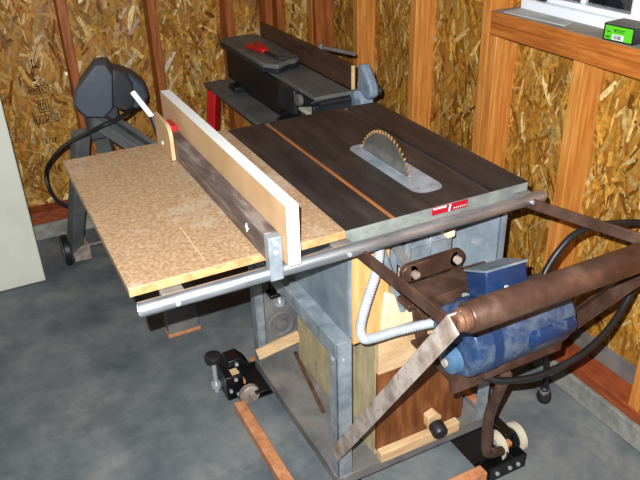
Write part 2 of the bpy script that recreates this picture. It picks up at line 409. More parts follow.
bd = part('bed', MB().bar((-0.72, 1.46, 0.755), (-0.56, 1.20, 0.640), 0.080, 0.045), 'machine_bed', g, 0.004)
part('bed_groove', MB().bar((-0.715, 1.452, 0.7765), (-0.565, 1.208, 0.669), 0.018, 0.004), 'machine_dark', bd)
part('bed_support', MB().bar((-0.70, 1.46, 0.79), (-0.70, 1.46, 0.68), 0.09, 0.11, (1, 0, 0)), 'machine_dark', g, 0.006)
for a, b in (((-0.775, 1.52, 0.68), (-0.865, 1.80, 0.05)), ((-0.70, 1.55, 0.66), (-0.60, 1.82, 0.05))):
    part('leg', MB().bar(a, b, 0.055, 0.05), 'machine_bed', g, 0.004)
part('front_leg', MB().prism([(-0.665, 1.05, 0.012), (-0.545, 1.05, 0.012), (-0.555, 1.08, 0.60), (-0.625, 1.08, 0.60)], (0, 0.055, 0)), 'dull_steel', g, 0.003)
part('foot_pad', MB().box(-0.668, -0.542, 1.045, 1.11, 0.0, 0.014), 'red_oak', g, 0.002)
part('cross_brace', MB().bar((-0.80, 1.60, 0.42), (-0.60, 1.12, 0.42), 0.04, 0.05), 'machine_bed', g, 0.003)
for x in (-0.895, -0.58):
    wv = part('wheel', MB().lathe((x - 0.018, 1.80, 0.070), (1, 0, 0), [(0, .040), (0.002, .062), (0.006, .070), (0.026, .070), (0.030, .062), (0.032, .040)], 24), 'black_rubber', g)
    part('wheel_hub', MB().lathe((x - 0.021, 1.80, 0.070), (1, 0, 0), [(0, .03), (0.003, .056), (0.032, .056), (0.036, .03)], 20), 'dull_steel', wv)
part('wheel_box', MB().box(-0.874, -0.80, 1.76, 1.85, 0.02, 0.09), 'rust_light', g, 0.004)
part('axle', MB().cyl((-0.90, 1.80, 0.070), (-0.56, 1.80, 0.070), 0.008, 10), 'dull_steel', g)
part('power_cord', MB().tube([(-0.60, 1.36, 0.79), (-0.665, 1.30, 0.785), (-0.755, 1.31, 0.755), (-0.845, 1.52, 0.64), (-0.905, 1.72, 0.49), (-0.915, 1.72, 0.41), (-0.89, 1.72, 0.34), (-0.83, 1.72, 0.295), (-0.74, 1.70, 0.29), (-0.68, 1.66, 0.32)], 0.0075, 10), 'black_rubber', g)

# ================================================================== JOINTER + STAND
js = thing('jointer_stand', (0.0, 1.35, 0), 'grey topped tool stand with red legs under the black jointer', 'stand')
part('top_plate', MB().box(-0.185, 0.20, 0.95, 1.83, 0.682, 0.700), 'jointer_iron', js, 0.003)
for x, y, dx, dy in ((-0.165, 1.76, -0.06, 0.06), (0.15, 1.76, 0.06, 0.06), (-0.165, 1.02, -0.06, -0.06), (0.15, 1.02, 0.06, -0.06)):
    part('leg', MB().bar((x, y, 0.682), (x + dx, y + dy, 0.0), 0.055, 0.04), 'red_paint', js, 0.003)
j = thing('jointer', (0.0, 1.33, 0.70), 'black jointer with brown wooden fence behind the saw table', 'jointer')
part('base', MB().box(-0.085, 0.045, 1.05, 1.70, 0.70, 0.80), 'jointer_body', j, 0.008)
part('foot', MB().box(-0.125, -0.075, 1.60, 1.68, 0.70, 0.725), 'jointer_body', j, 0.004)
part('foot', MB().box(-0.125, -0.075, 1.10, 1.18, 0.70, 0.725), 'jointer_body', j, 0.004)
part('body', MB().prism([(-0.105, 0.925, 0.835), (-0.105, 1.12, 0.775), (-0.105, 1.20, 0.735), (-0.105, 1.735, 0.735), (-0.105, 1.735, 0.866), (-0.105, 1.40, 0.866), (-0.105, 1.40, 0.851), (-0.105, 0.925, 0.851)], (0.150, 0, 0)), 'jointer_body', j, 0.005)
part('front_cover', MB().prism([(-0.120, 1.03, 0.775), (-0.120, 1.17, 0.765), (-0.120, 1.17, 0.862), (-0.120, 1.03, 0.862)], (0.016, 0, 0)), 'jointer_black', j, 0.004)
it = part('infeed_table', MB().prism([(x, y, 0.882) for x, y in [(-0.120, 1.745), (0.038, 1.745), (0.038, 1.37)] + [(-0.012 + 0.05 * math.cos(a), 1.325 + 0.055 * math.sin(a)) for a in [0.6, 0.2, -0.2, -0.6, -1.0, -1.4, -1.8]] + [(-0.085, 1.235), (-0.122, 1.285)]], (0, 0, 0.018)), 'jointer_iron', j, 0.004)
part('table_lip', MB().prism([(x, y, 0.867) for x, y in [(-0.124, 1.748), (0.036, 1.748), (0.036, 1.37)] + [(-0.012 + 0.053 * math.cos(a), 1.325 + 0.06 * math.sin(a)) for a in [0.6, 0.2, -0.2, -0.6, -1.0, -1.4, -1.8]] + [(-0.087, 1.229), (-0.126, 1.283)]], (0, 0, 0.015)), 'jointer_black', it, 0.003)
part('outfeed_table', MB().box(-0.095, 0.046, 0.915, 1.40, 0.852, 0.866), 'jointer_iron', j, 0.003)
part('end_bar', MB().cyl((-0.085, 0.912, 0.842), (0.036, 0.912, 0.842), 0.009, 14), 'jointer_black', j)
part('end_plate', MB().box(-0.10, 0.048, 0.918, 0.935, 0.800, 0.834), 'jointer_black', j, 0.003)
part('depth_lever', MB().prism([(-0.122, 1.00 + 0.022 * math.cos(2 * PI * k / 14), 0.838 + 0.020 * math.sin(2 * PI * k / 14)) for k in range(14)], (0.016, 0, 0)), 'jointer_iron', j, 0.002)
part('bottom_ledge', MB().box(-0.09, 0.04, 0.93, 1.06, 0.78, 0.795), 'cream_rubber', j, 0.003)
part('fence', MB().box(0.048, 0.066, 0.924, 1.712, 0.867, 0.950), 'jointer_fence', j, 0.002)
part('fence_end', MB().box(0.0475, 0.0600, 0.9215, 0.9238, 0.868, 0.949), 'pale_wood', j)
part('fence_bracket', MB().prism([(0.046, y, z) for y, z in [(0.945, 0.795), (0.865, 0.795), (0.850, 0.815), (0.855, 0.850), (0.880, 0.868), (0.945, 0.862)]], (0.050, 0, 0)).prism([(0.060, y, z) for y, z in [(0.905, 0.855), (0.840, 0.850), (0.818, 0.868), (0.822, 0.900), (0.850, 0.935), (0.880, 0.962), (0.908, 0.955), (0.905, 0.915), (0.912, 0.885)]], (0.034, 0, 0)), 'blue_cast', j, 0.008)
part('bracket_boss', MB().cyl((0.053, 0.885, 0.86), (0.045, 0.880, 0.86), 0.016, 14), 'blue_cast', j, 0.002)
part('bracket_knob', MB().lathe((0.097, 0.85, 0.875), (1, -0.3, 0), [(0, .010), (.004, .018), (.018, .018), (.022, .010)], 14), 'black_plastic', j)
part('tilt_lever', MB().cyl((0.075, 1.18, 0.952), (0.115, 1.02, 0.958), 0.007, 10).cyl((0.07, 1.19, 0.94), (0.07, 1.19, 0.966), 0.008, 10), 'dull_steel', j)
pb = thing('push_clamp', (-0.055, 1.44, 0.90), 'small red handled clamp lying on the jointer table', 'clamp')
part('grip', MB().bar((-0.085, 1.52, 0.9115), (-0.06, 1.40, 0.9115), 0.030, 0.018), 'red_paint', pb, 0.006)
part('grip', MB().bar((-0.035, 1.55, 0.9095), (-0.045, 1.44, 0.9095), 0.022, 0.014), 'red_paint', pb, 0.005)
part('jaw', MB().bar((-0.06, 1.40, 0.9075), (-0.055, 1.30, 0.9075), 0.014, 0.010).bar((-0.055, 1.30, 0.9075), (-0.03, 1.285, 0.9075), 0.014, 0.010), 'black_plastic', pb, 0.002)

# ================================================================== MOBILE BASE
mbs = thing('mobile_base', (-0.25, 0.31, 0), 'wheeled saw base of red-brown wooden rails with black steel corner brackets', 'mobile base')
part('rail', MB().box(-0.598, -0.562, 0.03, 0.545, 0.018, 0.052), 'red_oak', mbs, 0.003)
part('rail', MB().box(-0.50, -0.075, -0.066, -0.032, 0.018, 0.052), 'red_oak', mbs, 0.003)
part('rail', MB().box(0.062, 0.096, 0.08, 0.58, 0.018, 0.052), 'red_oak', mbs, 0.003)
part('rail', MB().box(-0.47, -0.02, 0.70, 0.734, 0.018, 0.052), 'red_oak', mbs, 0.003)
def corner(cx, cy, sx, sy, knob, wheel2):
    # sx, sy point outward from the base
    X = lambda d: cx + sx * d
    Y = lambda d: cy + sy * d
    def bx(mb, a0, a1, b0, b1, z0, z1):
        x0, x1 = sorted((X(a0), X(a1))); y0, y1 = sorted((Y(b0), Y(b1))); return mb.box(x0, x1, y0, y1, z0, z1)
    b = MB(); bx(b, -0.13, 0.0, -0.13, 0.0, 0.010, 0.015); bx(b, -0.13, 0.0, -0.005, 0.0, 0.010, 0.060); bx(b, -0.005, 0.0, -0.13, 0.0, 0.010, 0.060)
    bx(b, -0.13, 0.0, -0.045, -0.040, 0.010, 0.056); bx(b, -0.045, -0.040, -0.13, 0.0, 0.010, 0.056); bx(b, -0.16, -0.04, -0.16, -0.04, 0.056, 0.061)
    br = part('corner_bracket', b, 'black_paint', mbs, 0.0015, 'black steel corner bracket')
    e = MB(); bx(e, -0.035, -0.01, -0.085, -0.05, 0.050, 0.0635); part('wood_end', e, 'red_oak', br, 0.001)
    for d in (-0.03, -0.06, -0.105):
        part('bolt', MB().cyl((X(d), Y(0), 0.035), (X(d), Y(0.006), 0.035), 0.006, 8), 'chrome', br)
        part('bolt', MB().cyl((X(0), Y(d), 0.035), (X(0.006), Y(d), 0.035), 0.006, 8), 'chrome', br)
    return br, X, Y
# corner with levelling knob, far left
br, X, Y = corner(-0.562, 0.70, -1, 1, True, False)
part('bracket_block', MB().box(-0.598, -0.540, 0.60, 0.70, 0.015, 0.108), 'black_paint', br, 0.003)
part('housing', MB().prism([(-0.585, 0.64, 0.100), (-0.500, 0.64, 0.050), (-0.500, 0.64, 0.105), (-0.53, 0.64, 0.140), (-0.572, 0.64, 0.138)], (0, 0.06, 0)), 'black_paint', br, 0.003)
part('wheel', MB().lathe((-0.535, 0.555, 0.045), (0, 1, 0), [(0, .010), (.001, .030), (.005, .034), (.022, .034), (.026, .030), (.027, .010)], 22), 'rust_light', br)
part('knob_stud', MB().cyl((-0.612, 0.672, 0.008), (-0.612, 0.672, 0.155), 0.008, 12).cyl((-0.612, 0.672, 0.030), (-0.612, 0.672, 0.044), 0.018, 16), 'chrome', br)
part('knob', MB().lathe((-0.612, 0.672, 0.130), (0, 0, 1), [(0, .012), (.006, .022), (.012, .028), (.028, .028), (.033, .022), (.035, .008)], 14), 'black_plastic', br, label='black levelling knob')
for p in ((-0.565, 0.599, 0.095), (-0.585, 0.599, 0.055), (-0.545, 0.639, 0.122)):
    part('bolt', MB().cyl(p, (p[0] - .002, p[1] - .006, p[2]), 0.006, 8), 'chrome', br)
part('wood_end', MB().box(-0.575, -0.550, 0.605, 0.635, 0.1085, 0.112), 'pale_wood', br, 0.001)
# corner with wheel, near right
br, X, Y = corner(0.062, -0.068, 1, -1, False, True)
part('wheel', MB().lathe((0.078, 0.010, 0.045), (1, 0, 0), [(0, .012), (.001, .036), (.006, .045), (.020, .045), (.025, .036), (.026, .012)], 26), 'cream_rubber', br, label='cream rubber wheel')
part('wheel_hub', MB().lathe((0.074, 0.010, 0.045), (1, 0, 0), [(0, .01), (.002, .033), (.032, .033), (.034, .01)], 22), 'black_plastic', br)
part('wheel', MB().lathe((0.006, 0.010, 0.045), (1, 0, 0), [(0, .012), (.001, .036), (.006, .045), (.020, .045), (.025, .036), (.026, .012)], 26), 'cream_rubber', br)
part('wheel_hub', MB().lathe((0.002, 0.010, 0.045), (1, 0, 0), [(0, .01), (.002, .033), (.032, .033), (.034, .01)], 22), 'rust_light', br)
part('arm_channel', MB().box(0.040, 0.074, 0.0, 0.125, 0.035, 0.080), 'black_paint', br, 0.003)
corner(-0.562, -0.068, -1, -1, False, False)
br, X, Y = corner(0.062, 0.70, 1, 1, False, False)
part('wheel', MB().lathe((0.068, 0.62, 0.045), (1, 0, 0), [(0, .012), (.001, .036), (.006, .045), (.020, .045), (.025, .036), (.026, .012)], 26), 'cream_rubber', br)

# ================================================================== TABLE SAW
s = thing('table_saw', (-0.21, 0.37, 0.062), 'old cast iron table saw with blue motor and outfeed roller on a galvanized stand', 'table saw')
ZT = 0.900
# --- cast table with two mitre slots and a throat opening
XL, D = -0.484, 0.686
def slot_pts(x): return [(x - 0.0095, ZT), (x - 0.0095, ZT - 0.010), (x + 0.0095, ZT - 0.010), (x + 0.0095, ZT)]
tb = MB()
def sec(x0, x1):                                  # plain strip with full edge depth
    tb.box(x0, x1, 0.0, D, ZT - 0.024, ZT)
sec(XL, -0.3755); sec(-0.0985, 0.0)
tb.box(-0.3755, -0.3565, 0, D, ZT - 0.024, ZT - 0.010); tb.box(-0.1175, -0.0985, 0, D, ZT - 0.024, ZT - 0.010)
def sqring(x0, x1, y0, y1, r, e, n=6):             # square ring matching rrect() point for point
    out = []
    for cx, cy, a0 in ((x1 - r, y1 - r, 0), (x0 + r, y1 - r, 90), (x0 + r, y0 + r, 180), (x1 - r, y0 + r, 270)):
        for k in range(n + 1):
            a = math.radians(a0 + 90 * k / n); q = (r + e) / max(abs(math.cos(a)), abs(math.sin(a)))
            out.append((cx + q * math.cos(a), cy + q * math.sin(a)))
    return out
TX0, TX1, TY0, TY1 = -0.262, -0.179, 0.066, 0.404
tb.ringplate(sqring(TX0, TX1, TY0, TY1, 0.030, 0.012), rrect(TX0, TX1, TY0, TY1, 0.030), ZT - 0.024, ZT)
tb.box(-0.3565, TX0 - 0.012, 0, D, ZT - 0.024, ZT); tb.box(TX1 + 0.012, -0.1175, 0, D, ZT - 0.024, ZT)
tb.box(TX0 - 0.012, TX1 + 0.012, 0, TY0 - 0.012, ZT - 0.024, ZT); tb.box(TX0 - 0.012, TX1 + 0.012, TY1 + 0.012, D, ZT - 0.024, ZT)
top = part('cast_table', tb, ['cast_iron'], s)
part('table_edge', MB().box(XL, 0.0, -0.0015, 0.0, ZT - 0.0235, ZT - 0.002), 'iron_edge', top, 0.0005, 'worn grey rear edge of the cast table')
part('table_edge', MB().box(XL, 0.0, 0.0, 0.012, ZT - 0.060, ZT - 0.024), 'iron_edge', top, 0.001)
part('slot_floor', MB().box(-0.3754, -0.3566, 0.001, D - 0.001, ZT - 0.010, ZT - 0.0085), 'rust_slot', top, label='rusty orange mitre slot')
part('slot_floor', MB().box(-0.1174, -0.0986, 0.001, D - 0.001, ZT - 0.010, ZT - 0.0085), 'dark_slot', top)
tp = part('throat_plate', MB().ringplate(rrect(TX0 + 0.001, TX1 - 0.001, TY0 + 0.001, TY1 - 0.001, 0.029), rrect(-0.2265, -0.2215, 0.085, 0.392, 0.002), ZT - 0.006, ZT - 0.0005), 'steel_plate', s, label='bright steel throat plate')
for p in ((-0.205, 0.095), (-0.242, 0.095), (-0.205, 0.38), (-0.242, 0.38)):
    part('plate_screw', MB().cyl((p[0], p[1], ZT - 0.003), (p[0], p[1], ZT), 0.004, 10), 'dull_steel', tp)
# --- blade
bc = Vector((-0.224, 0.2695, 0.850)); N = 56; RB = 0.1265
prof = []
for k in range(N):
    a = 2 * PI * k / N; da = 2 * PI / N
    for f, r in ((0.0, RB), (0.16, RB - 0.0006), (0.36, RB - 0.0085), (0.55, RB - 0.009)):
        prof.append((bc.x - 0.0011, bc.y + r * math.cos(a + f * da), bc.z + r * math.sin(a + f * da)))
bl = part('saw_blade', MB().prism(prof, (0.0022, 0, 0)), 'blade_steel', s, label='circular saw blade with bright teeth')
tm = MB()
for k in range(N):
    a = 2 * PI * k / N; da = 2 * PI / N
    pts = [(bc.x - 0.0017, bc.y + r * math.cos(a + f * da), bc.z + r * math.sin(a + f * da)) for f, r in ((-0.08, RB + .0012), (0.24, RB - .0002), (0.30, RB - 0.007), (-0.02, RB - 0.008))]
    part('tooth', MB().prism(pts, (0.0034, 0, 0)), 'carbide', bl)
part('arbor_washer', MB().cyl((bc.x - 0.006, bc.y, bc.z), (bc.x + 0.006, bc.y, bc.z), 0.025, 20), 'dull_steel', bl)
# --- extension board
ex = part('extension_board', MB().box(-0.936, XL - 0.0005, 0.0, 0.697, ZT - 0.019, ZT - 0.001), 'particle_board', s, 0.0012, 'worn particle board extension wing')
part('board_edge', MB().box(-0.9358, XL - 0.001, -0.0008, 0.0, ZT - 0.0185, ZT - 0.002), 'particle_edge', ex)
part('pencil_line', MB().box(-0.7805, -0.7790, 0.030, 0.19, ZT - 0.001, ZT - 0.0007), 'pale_line', ex)
part('edge_cleat', MB().box(-0.90, -0.52, 0.66, 0.685, ZT - 0.058, ZT - 0.019), 'pale_wood', ex, 0.002)
# --- fence rail pipe
rl = part('fence_rail', MB().lathe((-0.930, -0.030, 0.869), (1, 0, 0), [(0.004, .010), (0, .0105), (0, .0138), (0.001, .0145), (0.950, .0145), (0.951, .0138), (0.951, .0105), (0.947, .010)], 24), 'pipe_steel', s, label='round steel fence rail')
for x in (-0.86, -0.50, -0.02):
    part('rail_spacer', MB().box(x - 0.022, x + 0.022, -0.018, 0.004, 0.862, 0.879), 'dull_steel', rl, 0.002)
    part('rail_bolt', MB().cyl((x, -0.040, 0.869), (x, -0.047, 0.869), 0.005, 8), 'chrome', rl)
fr = part('fence_rail', MB().cyl((-0.930, D + 0.032, 0.869), (0.02, D + 0.032, 0.869), 0.0145, 20), 'pipe_steel', s)
# --- badge on the rear edge
bg = part('badge', MB().box(-0.270, -0.174, -0.0030, -0.0016, 0.879, 0.8975), 'badge_red', s, 0.0004, 'small red badge with worn white lettering')
rnd = random.Random(2); mk = MB(); x = -0.268
while x < -0.232:
    wd = rnd.uniform(.002, .004); mk.box(x, x + wd, -0.0034, -0.0030, 0.891 + rnd.uniform(0, .002), 0.8965); x += wd + .0022
mk.prism([(-0.2270, -0.0034, 0.880), (-0.2225, -0.0034, 0.880), (-0.2195, -0.0034, 0.8965), (-0.2240, -0.0034, 0.8965)], (0, 0.0004, 0))
x = -0.212
while x < -0.178:
    wd = rnd.uniform(.001, .002); mk.box(x, x + wd, -0.0034, -0.0030, 0.883, 0.8865); x += wd + .004
part('badge_print', mk, 'white_label', bg)
# --- saw body sheet metal
part('side_panel', MB().box(-0.432, -0.428, 0.090, 0.640, 0.548, 0.876), 'sheet_steel', s, 0.001, 'blue-grey sheet steel side')
part('side_panel', MB().box(0.024, 0.028, 0.090, 0.640, 0.548, 0.876), 'sheet_steel', s, 0.001)
part('front_panel', MB().box(-0.428, 0.024, 0.634, 0.640, 0.548, 0.876), 'sheet_steel', s, 0.001)
part('panel_flange', MB().box(0.012, 0.028, 0.083, 0.090, 0.560, 0.876), 'sheet_steel', s, 0.001)
part('panel_flange', MB().box(-0.432, -0.415, 0.084, 0.090, 0.550, 0.876), 'sheet_steel', s, 0.001)
part('gusset', MB().prism([(0.010, 0.090, 0.86), (0.010, 0.090, 0.60), (-0.09, 0.22, 0.60), (-0.13, 0.26, 0.86)], (0.004, 0.002, 0)), 'sheet_steel', s, 0.001)
part('floor_pan', MB().box(-0.428, 0.022, 0.16, 0.634, 0.549, 0.556), 'sawdust', s)
part('rear_plywood', MB().box(-0.424, -0.325, 0.078, 0.089, 0.530, 0.830), 'plywood', s, 0.001, 'orange plywood filler strip')
# --- trunnion and links inside the rear opening
tr = part('trunnion', MB().box(-0.270, -0.128, 0.10, 0.13, 0.700, 0.772).box(-0.275, -0.260, 0.085, 0.13, 0.69, 0.82).box(-0.20, -0.195, 0.094, 0.10, 0.70, 0.772).box(-0.27, -0.128, 0.094, 0.10, 0.742, 0.748), 'galvanized', s, 0.003, 'grey cast trunnion')
part('trunnion_web', MB().box(-0.34, -0.27, 0.13, 0.14, 0.60, 0.84), 'sheet_steel', tr)
part('trunnion_web', MB().box(-0.128, -0.02, 0.20, 0.21, 0.56, 0.84), 'sheet_steel', tr)
part('pivot_link', MB().bar((-0.292, 0.045, 0.715), (-0.158, 0.045, 0.718), 0.016, 0.046).cyl((-0.292, 0.053, 0.715), (-0.292, 0.037, 0.715), 0.023, 18).cyl((-0.158, 0.053, 0.718), (-0.158, 0.037, 0.718), 0.023, 18), 'rust_brown', s, 0.002, 'rusty brown pivot link')
for x, z in ((-0.282, 0.713), (-0.162, 0.718)):
    part('link_bolt', MB().cyl((x, 0.037, z), (x, 0.026, z), 0.010, 10), 'rust_light', s)
part('motor_arm', MB().bar((-0.30, 0.14, 0.66), (-0.26, -0.10, 0.665), 0.030, 0.010).bar((-0.14, 0.14, 0.66), (-0.10, -0.10, 0.665), 0.030, 0.010).bar((-0.33, 0.01, 0.66), (-0.05, 0.01, 0.665), 0.05, 0.014), 'rust_brown', s, 0.002)
part('motor_deck', MB().prism([(-0.315, -0.055, 0.650), (-0.05, -0.055, 0.655), (-0.06, 0.055, 0.668), (-0.30, 0.055, 0.668)], (0, 0, 0.006)), 'rust_brown', s, 0.001)
part('diagonal_rod', MB().cyl((-0.355, 0.075, 0.80), (-0.295, 0.06, 0.60), 0.008, 10), 'galvanized', s)
part('diagonal_strap', MB().bar((-0.35, 0.072, 0.84), (-0.27, 0.060, 0.70), 0.004, 0.022, (1, 0, 0)), 'dull_steel', s)
part('sawdust_heap', MB().prism([(-0.35, 0.07, 0.54), (-0.20, 0.07, 0.54), (-0.22, 0.07, 0.575), (-0.30, 0.07, 0.63), (-0.34, 0.07, 0.66)], (0.02, 0.10, 0)).prism([(-0.36, 0.09, 0.70), (-0.33, 0.09, 0.66), (-0.32, 0.09, 0.80), (-0.36, 0.09, 0.83)], (0.0, 0.05, 0)), 'sawdust', s, 0.01, 'pale caked sawdust', 'stuff')
part('sawdust_heap', MB().prism([(-0.155, 0.085, 0.745), (-0.128, 0.085, 0.745), (-0.130, 0.085, 0.770), (-0.150, 0.085, 0.765)], (0, 0.02, 0)).prism([(-0.25, 0.10, 0.774), (-0.118, 0.10, 0.774), (-0.112, 0.10, 0.80), (-0.14, 0.10, 0.825), (-0.22, 0.10, 0.81)], (0, 0.04, 0)), 'sawdust', s, 0.006, 'pale caked sawdust', 'stuff')
# --- motor
mc = Vector((-0.150, -0.150, 0.646))
def rad(y, z, x=0): return (x, mc.y + y, mc.z + z)
mo = part('motor', MB().lathe((-0.300, mc.y, mc.z), (1, 0, 0), [(0, .074), (.001, .079), (.005, .082), (.012, .083), (.262, .083), (.276, .077), (.286, .062), (.289, .04)], 40), 'motor_blue', s, label='dusty blue electric motor')
part('end_bell', MB().lathe((-0.330, mc.y - 0.012, mc.z - 0.038), (1, 0, 0), [(0, .014), (.002, .024), (.008, .030), (.026, .032)], 28), 'light_blue', mo)
part('shaft', MB().cyl((-0.334, mc.y - 0.012, mc.z - 0.038), (-0.325, mc.y - 0.012, mc.z - 0.038), 0.010, 12), 'rust_light', mo)
part('junction_box', MB().prism([(-0.213, -0.130, 0.782), (-0.213, -0.062, 0.750), (-0.213, -0.085, 0.675), (-0.213, -0.150, 0.690)], (0.115, 0, -0.004)), 'motor_blue_clean', mo, 0.004)
part('box_cover', MB().prism([(-0.215, -0.1335, 0.7845), (-0.215, -0.060, 0.7505), (-0.098, -0.060, 0.7465), (-0.098, -0.1335, 0.7805)], (0, 0.002, 0.005)), 'sheet_steel', mo, 0.001)
part('box_lead', MB().tube([(-0.175, -0.150, 0.745), (-0.165, -0.160, 0.742), (-0.135, -0.172, 0.722), (-0.11, -0.18, 0.695)], 0.007, 10), 'conduit', mo)
part('capacitor', MB().lathe((-0.165, -0.218, 0.650), (1, 0, 0), [(0, .014), (.003, .022), (.010, .025), (.125, .025), (.132, .022), (.135, .014)], 20), 'motor_blue_clean', mo)
part('oil_cup', MB().cyl((-0.225, -0.085, 0.670), (-0.225, -0.085, 0.705), 0.009, 12), 'chrome', mo)
part('motor_strap', MB().lathe((-0.255, mc.y, mc.z), (1, 0, 0), [(0, .0835), (0, .0855), (.022, .0855), (.022, .0835)], 40), 'motor_blue_clean', mo)
part('motor_cradle', MB().prism([(-0.25, -0.205, 0.558), (-0.25, -0.095, 0.558), (-0.25, -0.095, 0.585), (-0.25, -0.12, 0.566), (-0.25, -0.18, 0.566), (-0.25, -0.205, 0.585)], (0.22, 0, 0)), 'rust_brown', mo, 0.002)
part('motor_plate', MB().prism([(-0.328, -0.165, 0.608), (-0.305, -0.165, 0.508), (-0.150, -0.165, 0.508), (-0.150, -0.165, 0.57), (-0.28, -0.165, 0.585)], (0, 0.006, 0)).box(-0.310, -0.010, -0.159, 0.0, 0.546, 0.554), 'rust_brown', s, 0.001, 'rusty brown motor mounting plate')
part('motor_foot', MB().prism([(-0.149, -0.164, 0.512), (-0.06, -0.164, 0.545), (-0.01, -0.164, 0.545), (-0.01, -0.164, 0.555), (-0.149, -0.164, 0.555)], (0, 0.02, 0)), 'rust_brown', s, 0.001)
for x in (-0.28, -0.06): part('plate_hanger', MB().bar((x, 0.0, 0.554), (x, 0.03, 0.66), 0.03, 0.008, (0, 1, 0)), 'rust_brown', s, 0.001)
# --- outfeed roller with arms and braces
ro = part('outfeed_roller', MB().lathe((-0.425, -0.330, 0.862), (1, 0, 0), [(0, .020), (.001, .027), (.004, .0290), (.476, .0290), (.479, .027), (.480, .020)], 32), 'rust_brown', s, label='long rusty steel outfeed roller')
part('roller_end', MB().lathe((-0.452, -0.330, 0.862), (1, 0, 0), [(0, .010), (.002, .018), (.010, .021), (.014, .018), (.018, .023), (.028, .023)], 24), 'rust_orange', ro)
part('roller_end', MB().lathe((0.080, -0.330, 0.862), (-1, 0, 0), [(0, .010), (.002, .018), (.010, .021), (.014, .018), (.018, .023), (.028, .023)], 24), 'rust_orange', ro)
part('roller_bolt', MB().cyl((-0.466, -0.330, 0.862), (-0.448, -0.330, 0.862), 0.009, 8), 'chrome', ro)
def angle_bar(a, b, wid, t, side, up=(0, 0, 1)):
    a = Vector(a); b = Vector(b); d = (b - a).normalized(); u = Vector(up); r = d.cross(u).normalized(); u = r.cross(d).normalized()
    mb = MB(); mb.bar(a, b, t, wid, up)
    o = r * side * (wid / 2) + u * (wid / 2 - t / 2); mb.bar(a + o, b + o, wid, t, up); return mb
part('roller_arm', MB().bar((-0.466, 0.055, 0.850), (-0.458, -0.345, 0.862), 0.006, 0.028), 'rust_brown', s, 0.001)
part('roller_arm', MB().bar((-0.040, 0.03, 0.862), (0.085, -0.345, 0.862), 0.006, 0.026), 'rust_brown', s, 0.001)
part('roller_brace', angle_bar((-0.478, 0.082, 0.185), (-0.464, -0.345, 0.872), 0.040, 0.004, -1, (0, 1, 0)), 'rust_light', s, 0.001, 'scuffed angle iron brace')
part('roller_brace', angle_bar((0.046, 0.10, 0.20), (0.090, -0.345, 0.865), 0.036, 0.004, 1, (0, 1, 0)), 'rust_brown', s, 0.001)
# --- flexible conduit, bent pipe, cords
part('flexible_conduit', MB().tube([(-0.375, 0.045, 0.85), (-0.383, 0.03, 0.81), (-0.398, 0.02, 0.757), (-0.425, 0.015, 0.690), (-0.443, 0.01, 0.632), (-0.437, 0.005, 0.602), (-0.410, 0.0, 0.598), (-0.36, -0.005, 0.600), (-0.29, -0.02, 0.605), (-0.235, -0.04, 0.612)], 0.0115, 14, 22, ridge=0.05), 'conduit', s, label='pale ribbed flexible conduit')
part('bent_pipe', MB().tube([(-0.172, -0.186, 0.53), (-0.162, -0.160, 0.46), (-0.132, -0.105, 0.32), (-0.118, -0.092, 0.22), (-0.098, -0.075, 0.155), (-0.062, -0.055, 0.110), (-0.012, -0.040, 0.082)], 0.0140, 14), 'rust_brown', s, label='bent rusty pipe')
pc = part('power_cord', MB().tube([(-0.235, -0.185, 0.548), (-0.20, -0.205, 0.536), (-0.115, -0.226, 0.531), (0.0, -0.23, 0.545), (0.09, -0.22, 0.575), (0.165, -0.20, 0.62), (0.225, -0.18, 0.68), (0.275, -0.15, 0.735), (0.28, -0.115, 0.765), (0.235, -0.10, 0.775), (0.148, -0.10, 0.791), (0.072, -0.10, 0.788), (0.026, -0.10, 0.755), (-0.005, -0.10, 0.71), (-0.03, -0.11, 0.67)], 0.0082, 12), 'black_rubber', s, label='thick black power cord')
cd = part('plug_cord', MB().tube([(-0.02, -0.10, 0.60), (0.05, -0.02, 0.54), (0.13, 0.03, 0.44), (0.180, 0.03, 0.30), (0.195, 0.028, 0.21), (0.198, 0.028, 0.165)], 0.0075, 10), 'black_rubber', s)
part('plug', MB().lathe((0.198, 0.028, 0.178), (0, 0, -1), [(0, .009), (.004, .013), (.016, .0135), (.020, .018), (.036, .0205), (.048, .017), (.052, .008)], 18), 'black_plastic', cd, label='black plug')
part('plug_collar', MB().cyl((0.198, 0.028, 0.168), (0.198, 0.028, 0.160), 0.0148, 16), 'dull_steel', cd)

# --- stand
x0, x1, y0, y1 = -0.470, 0.030, 0.078, 0.662
ZB, ZS = 0.064, 0.545
def leg(cx, cy, sx, sy):
    wd, t = 0.042, 0.003
    xa, xb = sorted((cx, cx + sx * wd)); ya, yb = sorted((cy, cy + sy * wd))
    mb = MB().box(xa, xb, *sorted((cy, cy + sy * t)), ZB, ZS).box(*sorted((cx, cx + sx * t)), ya, yb, ZB, ZS)
    return mb
legs = [part('leg', leg(cx, cy, sx, sy), 'galvanized', s, 0.0008) for cx, cy, sx, sy in ((x0, y0, 1, 1), (x1, y0, -1, 1), (x0, y1, 1, -1), (x1, y1, -1, -1))]
for z, o in ((0.49, 0), (0.09, 0)):
    for dx in (0.021,):
        part('leg_bolt', MB().cyl((x0 + dx, y0, z), (x0 + dx, y0 - 0.004, z), 0.006, 8), 'galvanized', legs[0])
        part('leg_bolt', MB().cyl((x0, y0 + dx, z), (x0 - 0.004, y0 + dx, z), 0.006, 8), 'galvanized', legs[0])
